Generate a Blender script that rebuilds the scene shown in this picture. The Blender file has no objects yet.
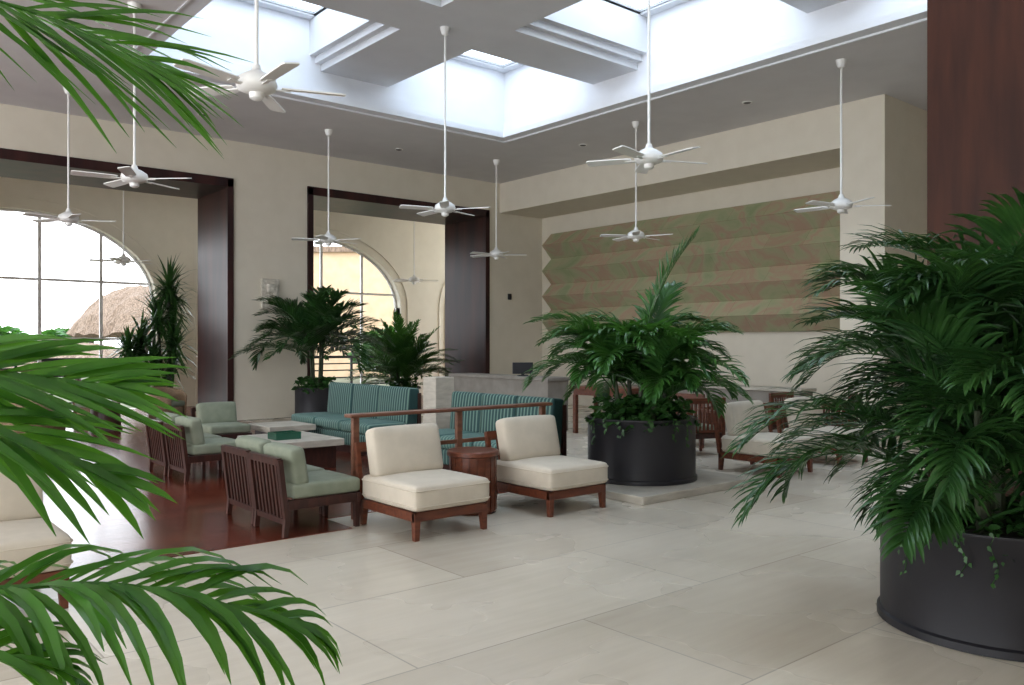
import bpy, bmesh, math, random
from mathutils import Vector, Matrix, noise
C = bpy.context.scene.collection
R = math.radians
PI = math.pi
F = 833.0
YAW = R(40.13)
FW = Vector((math.sin(YAW), math.cos(YAW), 0)); RT = Vector((math.cos(YAW), -math.sin(YAW), 0))
CAMZ = 1.6
def at(px, py, d):
    return FW*d + RT*((px-512)/F*d) + Vector((0, 0, CAMZ + (345-py)*d/F))

# ------------------------------------------------------------------ materials
def mk(name):
    m = bpy.data.materials.new(name); m.use_nodes = True
    nt = m.node_tree; b = nt.nodes['Principled BSDF']
    return m, nt, b
def coords(nt, scale=(1,1,1), rot=(0,0,0), kind='Object'):
    tc = nt.nodes.new('ShaderNodeTexCoord'); mp = nt.nodes.new('ShaderNodeMapping')
    mp.inputs['Scale'].default_value = scale; mp.inputs['Rotation'].default_value = rot
    nt.links.new(tc.outputs[kind], mp.inputs['Vector']); return mp
def mat(name, c1, c2=None, rough=.5, scale=6, stretch=(1,1,1), bump=0, bscale=None, metal=0, spec=.5, detail=4):
    m, nt, b = mk(name)
    c2 = c2 or tuple(v*.85 for v in c1)
    mp = coords(nt, stretch)
    n = nt.nodes.new('ShaderNodeTexNoise'); n.inputs['Scale'].default_value = scale; n.inputs['Detail'].default_value = detail
    nt.links.new(mp.outputs[0], n.inputs['Vector'])
    r = nt.nodes.new('ShaderNodeValToRGB')
    r.color_ramp.elements[0].position = .35; r.color_ramp.elements[1].position = .65
    r.color_ramp.elements[0].color = (*c2, 1); r.color_ramp.elements[1].color = (*c1, 1)
    nt.links.new(n.outputs['Fac'], r.inputs['Fac']); nt.links.new(r.outputs['Color'], b.inputs['Base Color'])
    b.inputs['Roughness'].default_value = rough; b.inputs['Metallic'].default_value = metal
    b.inputs['Specular IOR Level'].default_value = spec
    if bump:
        n2 = nt.nodes.new('ShaderNodeTexNoise'); n2.inputs['Scale'].default_value = bscale or scale*6
        nt.links.new(mp.outputs[0], n2.inputs['Vector'])
        bp = nt.nodes.new('ShaderNodeBump'); bp.inputs['Strength'].default_value = bump; bp.inputs['Distance'].default_value = .01
        nt.links.new(n2.outputs['Fac'], bp.inputs['Height']); nt.links.new(bp.outputs['Normal'], b.inputs['Normal'])
    return m
def mixmul(nt, a, b):
    mx = nt.nodes.new('ShaderNodeMix'); mx.data_type = 'RGBA'; mx.blend_type = 'MULTIPLY'; mx.inputs['Factor'].default_value = 1
    nt.links.new(a, mx.inputs[6]); nt.links.new(b, mx.inputs[7]); return mx.outputs[2]
def nramp(nt, stretch, scale, det, rgh, dist, lo, hi, c0, c1):
    mp = coords(nt, stretch); n = nt.nodes.new('ShaderNodeTexNoise'); n.inputs['Scale'].default_value = scale; n.inputs['Detail'].default_value = det
    n.inputs['Roughness'].default_value = rgh; n.inputs['Distortion'].default_value = dist; nt.links.new(mp.outputs[0], n.inputs['Vector'])
    r = nt.nodes.new('ShaderNodeValToRGB'); r.color_ramp.elements[0].position = lo; r.color_ramp.elements[1].position = hi
    r.color_ramp.elements[0].color = (*c0,1); r.color_ramp.elements[1].color = (*c1,1); nt.links.new(n.outputs['Fac'], r.inputs['Fac'])
    return n, r
def brickmat(name, c1, c2, mortar, w, h, ms, rough, offset=.5, vein=None, vstretch=(1,1,1), vscale=3, rough2=None, spec=.5, vdist=.6, lo=.3, hi=.7, det=8, vrough=.65, cloud=None):
    m, nt, b = mk(name); mp = coords(nt)
    br = nt.nodes.new('ShaderNodeTexBrick'); br.offset = offset
    br.inputs['Scale'].default_value = 1; br.inputs['Brick Width'].default_value = w; br.inputs['Row Height'].default_value = h
    br.inputs['Mortar Size'].default_value = ms; br.inputs['Mortar Smooth'].default_value = .1
    br.inputs['Color1'].default_value = (*c1,1); br.inputs['Color2'].default_value = (*c2,1); br.inputs['Mortar'].default_value = (*mortar,1)
    nt.links.new(mp.outputs[0], br.inputs['Vector'])
    n, r = nramp(nt, vstretch, vscale, det, vrough, vdist, lo, hi, vein[0], vein[1])
    out = mixmul(nt, br.outputs['Color'], r.outputs['Color'])
    if cloud:
        n, r2 = nramp(nt, (1,1,1), .7, 3, .5, 0, .25, .75, cloud[0], cloud[1]); out = mixmul(nt, out, r2.outputs['Color'])
    nt.links.new(out, b.inputs['Base Color'])
    mr = nt.nodes.new('ShaderNodeMapRange'); mr.inputs['To Min'].default_value = rough; mr.inputs['To Max'].default_value = rough2 or rough*1.6
    nt.links.new(n.outputs['Fac'], mr.inputs['Value']); nt.links.new(mr.outputs[0], b.inputs['Roughness'])
    b.inputs['Specular IOR Level'].default_value = spec
    return m
def leafmat(name, c1, c2, rough=.38, trans=.2):
    m = mat(name, c1, c2, rough, 5)
    nt = m.node_tree; b = nt.nodes['Principled BSDF']; out = nt.nodes['Material Output']
    t = nt.nodes.new('ShaderNodeBsdfTranslucent'); t.inputs['Color'].default_value = (c1[0]*2.2, c1[1]*2.0, c1[2]*1.2, 1)
    mx = nt.nodes.new('ShaderNodeMixShader'); mx.inputs[0].default_value = trans
    nt.links.new(b.outputs[0], mx.inputs[1]); nt.links.new(t.outputs[0], mx.inputs[2]); nt.links.new(mx.outputs[0], out.inputs['Surface'])
    return m
def stripemat(name, c1, c2, scale=9, axis='X', rough=.75):
    m, nt, b = mk(name); mp = coords(nt)
    w = nt.nodes.new('ShaderNodeTexWave'); w.bands_direction = axis; w.inputs['Scale'].default_value = scale
    nt.links.new(mp.outputs[0], w.inputs['Vector'])
    r = nt.nodes.new('ShaderNodeValToRGB'); r.color_ramp.elements[0].position = .5; r.color_ramp.elements[1].position = .85
    r.color_ramp.elements[0].color = (*c1,1); r.color_ramp.elements[1].color = (*c2,1)
    nt.links.new(w.outputs['Fac'], r.inputs['Fac']); nt.links.new(r.outputs['Color'], b.inputs['Base Color'])
    b.inputs['Roughness'].default_value = rough
    return m
def glassmat(name):
    m = bpy.data.materials.new(name); m.use_nodes = True; nt = m.node_tree; nt.nodes.clear()
    o = nt.nodes.new('ShaderNodeOutputMaterial'); t = nt.nodes.new('ShaderNodeBsdfTransparent'); g = nt.nodes.new('ShaderNodeBsdfGlossy')
    g.inputs['Roughness'].default_value = .02; t.inputs['Color'].default_value = (.93,.97,1,1)
    mx = nt.nodes.new('ShaderNodeMixShader'); mx.inputs[0].default_value = .05
    nt.links.new(t.outputs[0], mx.inputs[1]); nt.links.new(g.outputs[0], mx.inputs[2]); nt.links.new(mx.outputs[0], o.inputs['Surface'])
    return m
M = {}
M['stone_floor'] = brickmat('travertine_floor', (.69,.63,.53), (.575,.515,.425), (.42,.38,.32), 2.3, 1.15, .005, .17, vein=((.90,.885,.865),(1.04,1.04,1.04)), vstretch=(.6,6,1), vscale=2.0, rough2=.38, vdist=.0, lo=.2, hi=.8, det=5, vrough=.6, cloud=((.86,.85,.83),(1.06,1.06,1.06)))
M['wood_floor'] = brickmat('wood_floor', (.20,.046,.024), (.085,.020,.012), (.012,.005,.003), 1.6, .10, .006, .12, vein=((.7,.65,.6),(1.15,1.1,1.0)), vstretch=(1,9,1), vscale=3, rough2=.27, spec=.4)
M['cream'] = mat('cream_plaster', (.70,.645,.54), (.675,.62,.515), .8, 3, bump=.03, bscale=60)
M['gallery'] = mat('pale_cream_plaster', (.76,.72,.62), (.73,.69,.59), .8, 3)
M['white'] = mat('white_plaster', (.78,.79,.82), (.76,.77,.80), .75, 3, bump=.02, bscale=60)
M['ceil'] = mat('ceiling_plaster', (.67,.65,.65), (.64,.62,.62), .8, 2)
M['beam'] = mat('beam_plaster', (.66,.66,.67), (.63,.63,.64), .8, 2)
M['fan'] = mat('white_enamel', (.82,.81,.78), (.78,.77,.74), .35, 3)
M['portal'] = mat('dark_lacquered_wood', (.055,.019,.016), (.025,.011,.011), .38, 3, (1,1,.15), spec=.28)
M['column'] = mat('dark_brown_cladding', (.065,.021,.010), (.034,.011,.006), .5, 4, (1.5,1.5,.2), spec=.2)
M['redwood'] = mat('reddish_wood', (.17,.053,.025), (.10,.030,.016), .32, 5, (1,6,6))
M['rail'] = mat('brown_rail_wood', (.21,.095,.055), (.145,.062,.038), .35, 5, (1,6,6))
M['darkwood'] = mat('dark_brown_wood', (.065,.024,.018), (.035,.015,.012), .35, 5, (5,5,1))
M['creamfab'] = mat('cream_fabric', (.60,.53,.43), (.56,.495,.40), .9, 8, bump=.15, bscale=200)
M['sage'] = mat('sage_fabric', (.25,.27,.20), (.21,.23,.165), .9, 8, bump=.1, bscale=200)
M['teal'] = stripemat('teal_striped_fabric', (.016,.056,.054), (.14,.22,.18), 5, 'X')
M['tealseat'] = stripemat('teal_seat_fabric', (.05,.115,.10), (.16,.24,.20), 5, 'X')
M['pot'] = mat('charcoal_pot', (.017,.016,.019), (.012,.011,.014), .42, 4, bump=.05)
M['soil'] = mat('soil', (.05,.035,.025), (.02,.015,.01), .95, 20, bump=.6)
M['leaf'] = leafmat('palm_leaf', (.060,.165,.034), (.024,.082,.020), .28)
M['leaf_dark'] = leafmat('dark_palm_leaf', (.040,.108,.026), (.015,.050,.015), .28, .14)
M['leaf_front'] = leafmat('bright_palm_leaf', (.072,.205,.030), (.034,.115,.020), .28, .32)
M['ivy'] = leafmat('ground_leaf', (.040,.12,.024), (.016,.055,.014), .4)
M['stem'] = mat('palm_stem', (.05,.065,.026), (.03,.035,.018), .6, 8)
M['stone'] = mat('travertine_block', (.52,.475,.40), (.42,.38,.315), .5, 5, (1,1,4))
M['grey_stone'] = mat('beige_grey_stone', (.29,.262,.228), (.24,.215,.188), .45, 5)
M['dark'] = mat('dark_metal', (.03,.03,.035), None, .4)
M['frame'] = mat('grey_aluminium', (.42,.43,.45), None, .4)
M['winframe'] = mat('white_window_frame', (.85,.85,.84), None, .5)
M['glass'] = glassmat('clear_glass')
M['wicker'] = mat('tan_wicker', (.36,.25,.15), (.20,.13,.08), .7, 30, (1,1,3), bump=.5)
M['thatch'] = mat('thatch', (.30,.22,.16), (.12,.085,.06), .95, 7, (3,3,.5), bump=1, bscale=30)
M['orange'] = mat('orange_stucco', (.56,.41,.27), (.50,.36,.23), .9, 2)
M['grass'] = mat('garden_ground', (.16,.15,.10), (.10,.11,.06), .95, 2)
M['relief'] = mat('carved_stone', (.66,.62,.54), (.46,.42,.35), .8, 14, bump=1, bscale=20)
M['greenbox'] = mat('green_glazed', (.03,.11,.07), None, .25)
def artmat(name, cols):
    m, nt, b = mk(name); mp = coords(nt)
    tc = nt.nodes.new('ShaderNodeTexCoord'); sx = nt.nodes.new('ShaderNodeSeparateXYZ'); cx = nt.nodes.new('ShaderNodeCombineXYZ')
    zo = nt.nodes.new('ShaderNodeMath'); zo.operation = 'SUBTRACT'; zo.inputs[1].default_value = 1.88-.345*20
    nt.links.new(tc.outputs['Object'], sx.inputs[0]); nt.links.new(sx.outputs['Y'], cx.inputs['X']); nt.links.new(sx.outputs['Z'], zo.inputs[0]); nt.links.new(zo.outputs[0], cx.inputs['Y'])
    br = nt.nodes.new('ShaderNodeTexBrick'); br.inputs['Scale'].default_value = 1; br.inputs['Brick Width'].default_value = .9; br.inputs['Row Height'].default_value = .345
    br.inputs['Mortar Size'].default_value = .004; br.inputs['Color1'].default_value = (1,1,1,1); br.inputs['Color2'].default_value = (.88,.90,.87,1); br.inputs['Mortar'].default_value = (.7,.67,.62,1)
    nt.links.new(cx.outputs[0], br.inputs['Vector'])
    n = nt.nodes.new('ShaderNodeTexNoise'); n.inputs['Scale'].default_value = .9; n.inputs['Detail'].default_value = 8; n.inputs['Distortion'].default_value = 1.8
    nt.links.new(mp.outputs[0], n.inputs['Vector'])
    r = nt.nodes.new('ShaderNodeValToRGB'); e = r.color_ramp.elements
    e[0].position = .3; e[0].color = (*cols[0],1); e[1].position = .7; e[1].color = (*cols[-1],1)
    for i, c in enumerate(cols[1:-1]):
        x = e.new(.3+.4*(i+1)/(len(cols)-1)); x.color = (*c,1)
    nt.links.new(n.outputs['Fac'], r.inputs['Fac']); nt.links.new(mixmul(nt, r.outputs['Color'], br.outputs['Color']), b.inputs['Base Color'])
    b.inputs['Roughness'].default_value = .6
    return m
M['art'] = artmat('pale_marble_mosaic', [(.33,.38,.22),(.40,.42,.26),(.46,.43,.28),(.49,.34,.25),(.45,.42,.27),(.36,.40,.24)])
M['art_shaded'] = artmat('shaded_marble_mosaic', [(.29,.33,.19),(.345,.36,.22),(.395,.37,.24),(.42,.29,.215),(.385,.36,.235),(.31,.34,.20)])  # darker copy of the mosaic: shade of the folds put into the colour

# ------------------------------------------------------------------ mesh helpers
class MB:
    def __init__(s): s.bm = bmesh.new(); s.smooth = False
    def box(s, x0, x1, y0, y1, z0, z1, mtx=None):
        vs = [s.bm.verts.new((x, y, z)) for x in (x0, x1) for y in (y0, y1) for z in (z0, z1)]
        if mtx:
            for v in vs: v.co = mtx @ v.co
        for f in ((0,1,3,2),(4,6,7,5),(0,4,5,1),(2,3,7,6),(0,2,6,4),(1,5,7,3)): s.bm.faces.new([vs[i] for i in f])
        return s
    def cbox(s, c, size, mtx=None):
        return s.box(c[0]-size[0]/2, c[0]+size[0]/2, c[1]-size[1]/2, c[1]+size[1]/2, c[2]-size[2]/2, c[2]+size[2]/2, mtx)
    def taper(s, x, y, z0, z1, r0, r1, dx=0, dy=0):
        vs = []
        for z, r, ox, oy in ((z0, r0, dx, dy), (z1, r1, 0, 0)):
            for a, b in ((-1,-1),(1,-1),(1,1),(-1,1)): vs.append(s.bm.verts.new((x+ox+a*r, y+oy+b*r, z)))
        s.bm.faces.new(vs[3::-1]); s.bm.faces.new(vs[4:])
        for i in range(4): s.bm.faces.new((vs[i], vs[(i+1)%4], vs[4+(i+1)%4], vs[4+i]))
        return s
    def lathe(s, prof, n=32, c=(0,0), cap=True):
        rings = []
        for r, z in prof:
            rings.append([s.bm.verts.new((c[0]+r*math.cos(2*PI*i/n), c[1]+r*math.sin(2*PI*i/n), z)) for i in range(n)])
        for a, b in zip(rings, rings[1:]):
            for i in range(n): s.bm.faces.new((a[i], a[(i+1)%n], b[(i+1)%n], b[i]))
        if cap: s.bm.faces.new(rings[0][::-1]); s.bm.faces.new(rings[-1])
        return s
    def tube(s, pts, rad, n=6):
        pts = [Vector(p) for p in pts]; rings = []
        for i, p in enumerate(pts):
            t = (pts[min(i+1, len(pts)-1)] - pts[max(i-1, 0)]).normalized()
            u = t.cross(Vector((0,0,1)))
            if u.length < .05: u = t.cross(Vector((0,1,0)))
            u.normalize(); w = u.cross(t)
            r = rad[i] if isinstance(rad, (list, tuple)) else rad
            rings.append([s.bm.verts.new(p + u*r*math.cos(2*PI*k/n) + w*r*math.sin(2*PI*k/n)) for k in range(n)])
        for a, b in zip(rings, rings[1:]):
            for i in range(n): s.bm.faces.new((a[i], a[(i+1)%n], b[(i+1)%n], b[i]))
        s.bm.faces.new(rings[0][::-1]); s.bm.faces.new(rings[-1])
        return s
    def cushion(s, c, size, r=.05, puff=(0,0,0), n=10, mtx=None):
        hx, hy, hz = [v/2 for v in size]; r = min(r, hx, hy, hz)
        t = bmesh.new(); bmesh.ops.create_cube(t, size=2); bmesh.ops.subdivide_edges(t, edges=t.edges[:], cuts=n, use_grid_fill=True)
        f = lambda u, h: math.copysign(h*(1-(1-min(abs(u),1))**1.9), u)
        mp = {}
        for v in t.verts:
            p = Vector((f(v.co.x, hx), f(v.co.y, hy), f(v.co.z, hz)))
            q = Vector((max(-hx+r, min(hx-r, p.x)), max(-hy+r, min(hy-r, p.y)), max(-hz+r, min(hz-r, p.z))))
            d = p-q
            if d.length > 1e-6: p = q + d.normalized()*r
            a, b, e = 1-(p.x/hx)**2, 1-(p.y/hy)**2, 1-(p.z/hz)**2
            p = p + Vector((math.copysign(puff[0]*b*e, p.x) if abs(p.x) > hx*.3 else 0, math.copysign(puff[1]*a*e, p.y) if abs(p.y) > hy*.3 else 0, math.copysign(puff[2]*a*b, p.z) if abs(p.z) > hz*.3 else 0))
            if mtx: p = mtx @ p
            mp[v] = s.bm.verts.new(p + Vector(c))
        for fc in t.faces: s.bm.faces.new([mp[v] for v in fc.verts])
        t.free(); s.smooth = True
        return s
    def build(s, name, m, parent=None, bevel=0, smooth=None, auto=None):
        bmesh.ops.recalc_face_normals(s.bm, faces=s.bm.faces[:]) if not getattr(s, 'leaf', False) else None
        me = bpy.data.meshes.new(name); s.bm.to_mesh(me); s.bm.free()
        sm = s.smooth if smooth is None else smooth
        if auto is not None:
            me.polygons.foreach_set('use_smooth', [True]*len(me.polygons)); me.set_sharp_from_angle(angle=R(auto))
        elif sm: me.polygons.foreach_set('use_smooth', [True]*len(me.polygons))
        me.materials.append(M[m]); o = bpy.data.objects.new(name, me); C.objects.link(o)
        if parent: o.parent = parent
        if bevel:
            b = o.modifiers.new('bevel', 'BEVEL'); b.width = bevel; b.segments = 2; b.limit_method = 'ANGLE'
        return o
def tag(o, label, cat, group=None, kind=None):
    o['label'] = label
    if cat: o['category'] = cat
    if group: o['group'] = group
    if kind: o['kind'] = kind
    return o
def thing(name, label, cat, loc=(0,0,0), rz=0, group=None, kind=None):
    o = bpy.data.objects.new(name, None); C.objects.link(o); o.location = loc; o.rotation_euler = (0,0,rz); o.empty_display_size = .1
    return tag(o, label, cat, group, kind)
def dup(root, loc, rz, label, group=None):
    r = root.copy(); C.objects.link(r); r.location = loc; r.rotation_euler = (0,0,rz); r['label'] = label
    if group: r['group'] = group
    for ch in list(root.children):
        c = ch.copy(); C.objects.link(c); c.parent = r
        for g in list(ch.children):
            d = g.copy(); C.objects.link(d); d.parent = c
    return r
def struct(o, label, cat): return tag(o, label, cat, kind='structure')

# ------------------------------------------------------------------ room shell
CZ = 5.9; TOP = 7.4; WY = 17.2; GY = 19.05; OY = 22.0; WX = 14.07; AX = 15.6
struct(MB().box(-7, 19, -5, OY+.4, -.15, 0).build('floor', 'stone_floor'), 'pale travertine floor of large slabs', 'floor')
w = MB(); w.box(-7, 3.62, 6.45, 6.95, 0, .006); w.box(-7, 7.0, 6.95, WY, 0, .006); w.box(-7, 19, WY, OY, 0, .006)
struct(w.build('floor_wood', 'wood_floor'), 'polished reddish wooden floor of the lounge area', 'floor')
P1 = (.8, 6.79, 5.07); P2 = (8.53, 13.67, 5.12)
w = MB(); w.box(-7, P1[0], WY, GY, 0, CZ); w.box(P1[0], P1[1], WY, GY, P1[2], CZ); w.box(P1[1], P2[0], WY, GY, 0, CZ)
w.box(P2[0], P2[1], WY, GY, P2[2], CZ); w.box(P2[1], 19, WY, GY, 0, CZ)
struct(w.build('wall_back', 'cream'), 'cream back wall with two tall dark portals', 'wall')
for n, (x0, x1, z1) in enumerate((P1, P2)):
    w = MB(); e = .11; g = .05
    w.box(x0-e*.2, x0+e, WY-g, WY+.05, 0, z1); w.box(x1-e, x1+e*.2, WY-g, WY+.05, 0, z1); w.box(x0-e*.2, x1+e*.2, WY-g, WY+.05, z1-.16, z1+.03)
    w.box(x0, x0+.05, WY, GY+.03, 0, z1-.03); w.box(x1-.05, x1, WY, GY+.03, 0, z1-.03); w.box(x0+.05, x1-.05, WY, GY+.03, z1-.15, z1-.03)
    struct(w.build('trim_%d' % (n+1), 'portal', bevel=.006), ('dark lacquered wood lining of the wide left portal', 'dark lacquered wood lining of the narrower right portal')[n], 'portal')
w = MB(); w.box(WX, 19, 6.79, 7.6, 0, CZ); w.box(WX, AX+.2, 7.6, WY, 5.12, CZ); w.box(AX, AX+.2, 7.6, WY, 0, 5.12)
struct(w.build('wall_right', 'cream'), 'cream right wall with long recessed niche holding the artwork', 'wall')
struct(MB().box(-7, 19.2, -5.2, -5, 0, CZ).build('wall_front', 'cream'), 'cream wall behind the viewer', 'wall')
struct(MB().box(19, 19.2, -5, 6.79, 0, CZ).build('wall_side', 'cream'), 'cream side wall beyond the dark column', 'wall')
RX0, RX1, RY0, RY1 = 3.6, 11.3, 1.6, 13.65
w = MB(); w.box(-7, RX0, -5.2, WY, CZ, TOP); w.box(RX1, 19.2, -5.2, WY, CZ, TOP); w.box(RX0, RX1, RY1, WY, CZ, TOP); w.box(RX0, RX1, -5.2, RY0, CZ, TOP)
struct(w.build('ceiling', 'ceil'), 'flat pale ceiling around the raised light well', 'ceiling')
w = MB()
for (a, z0, z1) in ((.03, CZ-.01, TOP), (.26, CZ+.02, CZ+.13), (.18, CZ+.13, CZ+.25), (.10, CZ+.25, CZ+.38)):
    w.box(RX0, RX0+a, RY0, RY1, z0, z1); w.box(RX1-a, RX1, RY0, RY1, z0, z1); w.box(RX0+a, RX1-a, RY1-a, RY1, z0, z1); w.box(RX0+a, RX1-a, RY0, RY0+a, z0, z1)
struct(w.build('trim_3', 'white'), 'white stepped moulding lining the raised light well', 'moulding')
BX = (7.0, 8.4); BY = ((9.9, 11.0), (5.5, 6.6))
w = MB()
for k, z, zt in ((0, 6.5, 6.62), (.11, 6.62, 6.74), (.22, 6.74, TOP)):
    w.box(BX[0]-k, BX[1]+k, RY0, RY1, z, zt)
    for a, b in BY:
        w.box(RX0, BX[0]-k, a-k, b+k, z, zt); w.box(BX[1]+k, RX1, a-k, b+k, z, zt)
struct(w.build('ceiling_beams', 'beam'), 'crossing stepped ceiling beams below the skylights', 'beam')
cells = [(x0, x1, y0, y1) for (x0, x1) in ((RX0, BX[0]), (BX[1], RX1)) for (y0, y1) in ((11.0, RY1), (6.6, 9.9), (RY0, 5.5))]
for i, (x0, x1, y0, y1) in enumerate(cells):
    x0 += .2; x1 -= .2; y0 += .2; y1 -= .2
    t = thing('window_%d' % (i+1), ['far left roof skylight pane over the lounge','middle left roof skylight','near left roof skylight','far right roof skylight beyond the crossing beams','middle right roof skylight beside the art wall side','near right roof skylight'][i], 'skylight', ((x0+x1)/2, (y0+y1)/2, TOP), kind='structure')
    hx, hy = (x1-x0)/2, (y1-y0)/2
    f = MB(); b = .02
    f.box(-hx-.3, hx+.3, -hy-.3, -hy+b, -.03, .04); f.box(-hx-.3, hx+.3, hy-b, hy+.3, -.03, .04); f.box(-hx-.3, -hx+b, -hy, hy, -.03, .04); f.box(hx-b, hx+.3, -hy, hy, -.03, .04)
    f.build('surround', 'white', t)
    f = MB(); f.box(-hx+b, hx-b, -.025, .025, 0, .03); f.box(-.025, .025, -hy+b, hy-b, 0, .03)
    for s in (-1, 1): f.box(s*(hx-b)-.03, s*(hx-b)+.03, -hy, hy, 0, .045); f.box(-hx, hx, s*(hy-b)-.03, s*(hy-b)+.03, 0, .045)
    f.build('frame', 'frame', t)
    MB().box(-hx, hx, -hy, hy, .03, .035).build('pane', 'glass', t)
    L = bpy.data.lights.new('sky_portal', 'AREA'); L.shape = 'RECTANGLE'; L.size = 2*hx; L.size_y = 2*hy; L.cycles.is_portal = True
    o = bpy.data.objects.new('sky_portal', L); C.objects.link(o); o.location = ((x0+x1)/2, (y0+y1)/2, TOP-.1)

# gallery with arched openings
AR, AS, AH = 3.0, 2.75, 2.0
centres = [-3.8, 3.72, 11.0, 18.75]
def arch_pts(cx, k=0, n=28): return [(cx + (AR+k)*math.cos(PI-PI*i/n), AS + (AH+k)*math.sin(PI*i/n)) for i in range(n+1)]
w = MB(); y0, y1 = OY, OY+.35; ztop = 5.5
for cx in centres:
    pts = [(cx-AR, 0)] + arch_pts(cx) + [(cx+AR, 0)]
    for (xa, za), (xb, zb) in zip(pts, pts[1:]):
        v = [w.bm.verts.new(p) for p in ((xa,y0,za),(xb,y0,zb),(xb,y1,zb),(xa,y1,za))]; w.bm.faces.new(v)
        if abs(xb-xa) > 1e-4:
            for y in (y0, y1): w.bm.faces.new([w.bm.verts.new(p) for p in ((xa,y,za),(xb,y,zb),(xb,y,ztop),(xa,y,ztop))])
edges = [-7.5] + [e for cx in centres for e in (cx-AR, cx+AR)] + [22]
for a, b in zip(edges[::2], edges[1::2]):
    if b > a: w.box(a, b, y0, y1, 0, ztop)
struct(w.build('wall_gallery', 'gallery'), 'pale yellow outer wall pierced by large arches', 'wall')
struct(MB().box(-7.5, 22, GY, OY+.4, ztop, ztop+.15).build('ceiling_gallery', 'gallery'), 'ceiling of the window gallery', 'ceiling')
for i, cx in enumerate(centres[1:]):
    w = MB()
    for k, wd, pr in ((.0, .05, .04), (.26, .03, .03)):
        pin = [(cx-AR-k, 0)] + arch_pts(cx, k) + [(cx+AR+k, 0)]; po = [(cx-AR-k-wd, 0)] + arch_pts(cx, k+wd) + [(cx+AR+k+wd, 0)]
        for j in range(len(pin)-1):
            a, b, c, d = pin[j], pin[j+1], po[j+1], po[j]
            ff = [w.bm.verts.new((p[0], OY-pr, p[1])) for p in (a, b, c, d)]; bb = [w.bm.verts.new((p[0], OY+.01, p[1])) for p in (a, b, c, d)]
            w.bm.faces.new(ff); w.bm.faces.new((ff[0], ff[1], bb[1], bb[0])); w.bm.faces.new((ff[2], ff[3], bb[3], bb[2]))
    struct(w.build('trim_%d' % (i+4), 'gallery'), ['double moulding around the left arched window', 'double moulding around the arched window seen through the right portal', 'double moulding around the farthest arched window'][i], 'moulding')
    t = thing('window_%d' % (i+7), ['large arched window behind the left portal', 'arched window behind the right portal', 'farthest arched window beside the right portal jamb'][i], 'window', (cx, OY+.2, 0), kind='structure')
    f = MB(); hgt = lambda x: AS + AH*math.sqrt(max(0, 1-(x/AR)**2))
    for x in (-2.25, -.9, .42, 1.76): f.box(x-.036, x+.036, -.03, .03, 0, hgt(x))
    for z in (1.75, 3.15):
        x = AR if z < AS else AR*math.sqrt(1-((z-AS)/AH)**2); f.box(-x, x, -.02, .02, z-.03, z+.03)
    ap = [(p[0]-cx, p[1]) for p in [(cx-AR, 0)] + arch_pts(cx) + [(cx+AR, 0)]]
    f.tube([(p[0]*.99, 0, p[1]*.995) for p in ap], .035, 6)
    f.build('frame', 'winframe', t)
    L = bpy.data.lights.new('sky_portal', 'AREA'); L.shape = 'RECTANGLE'; L.size = 6; L.size_y = 4.75; L.cycles.is_portal = True
    o = bpy.data.objects.new('sky_portal', L); C.objects.link(o); o.location = (cx, OY+.4, 2.38); o.rotation_euler = (-PI/2, 0, 0)
    t = thing('balcony_railing', ['dark balcony railing outside the left arched window', 'dark balcony railing outside the second arched window', 'dark balcony railing outside the farthest arched window'][i], 'railing', (cx, OY+.62, 0))
    f = MB(); f.box(-3.4, 3.4, -.035, .035, 1.20, 1.28); f.build('handrail', 'dark', t)
    f = MB()
    for z in (.16, .38, .60, .82, 1.02): f.box(-3.4, 3.4, -.014, .014, z, z+.035)
    f.build('bars', 'dark', t)
    for x in (-3.3, -1.65, 0, 1.65, 3.3): MB().box(x-.03, x+.03, -.03, .03, -.12, 1.21).build('post', 'dark', t)

struct(MB().box(7.3, 8.3, 2.2, 3.16, 0, 6.5).build('column', 'column', bevel=.01), 'tall square dark wood clad column behind the right palm', 'column')

# art : pleated mosaic panel
w = MB(); nb = 8; z0, z1 = 1.88, 4.64; ya, yb = 7.75, 16.75
zs = [z0+(z1-z0)*i/nb for i in range(nb+1)]; n = 14
for i in range(nb):
    xa = AX-.02-(.40 if i % 2 else .06); xb = AX-.02-(.40 if (i+1) % 2 else .06)
    for j in range(n):
        a = ya+(yb-ya)*j/n; b = ya+(yb-ya)*(j+1)/n
        fc = w.bm.faces.new([w.bm.verts.new(p) for p in ((xa,a,zs[i]),(xa,b,zs[i]),(xb,b,zs[i+1]),(xb,a,zs[i+1]))]); fc.material_index = 1-i % 2  # down-facing folds take the copy with shade painted in
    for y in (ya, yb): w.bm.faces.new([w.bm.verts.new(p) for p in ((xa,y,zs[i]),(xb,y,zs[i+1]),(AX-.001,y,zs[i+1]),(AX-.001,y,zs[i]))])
o = w.build('wall_artwork', 'art'); o.data.materials.append(M['art_shaded'])
tag(o, 'long pleated wall artwork of green, tan and pink stone', 'artwork')

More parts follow.
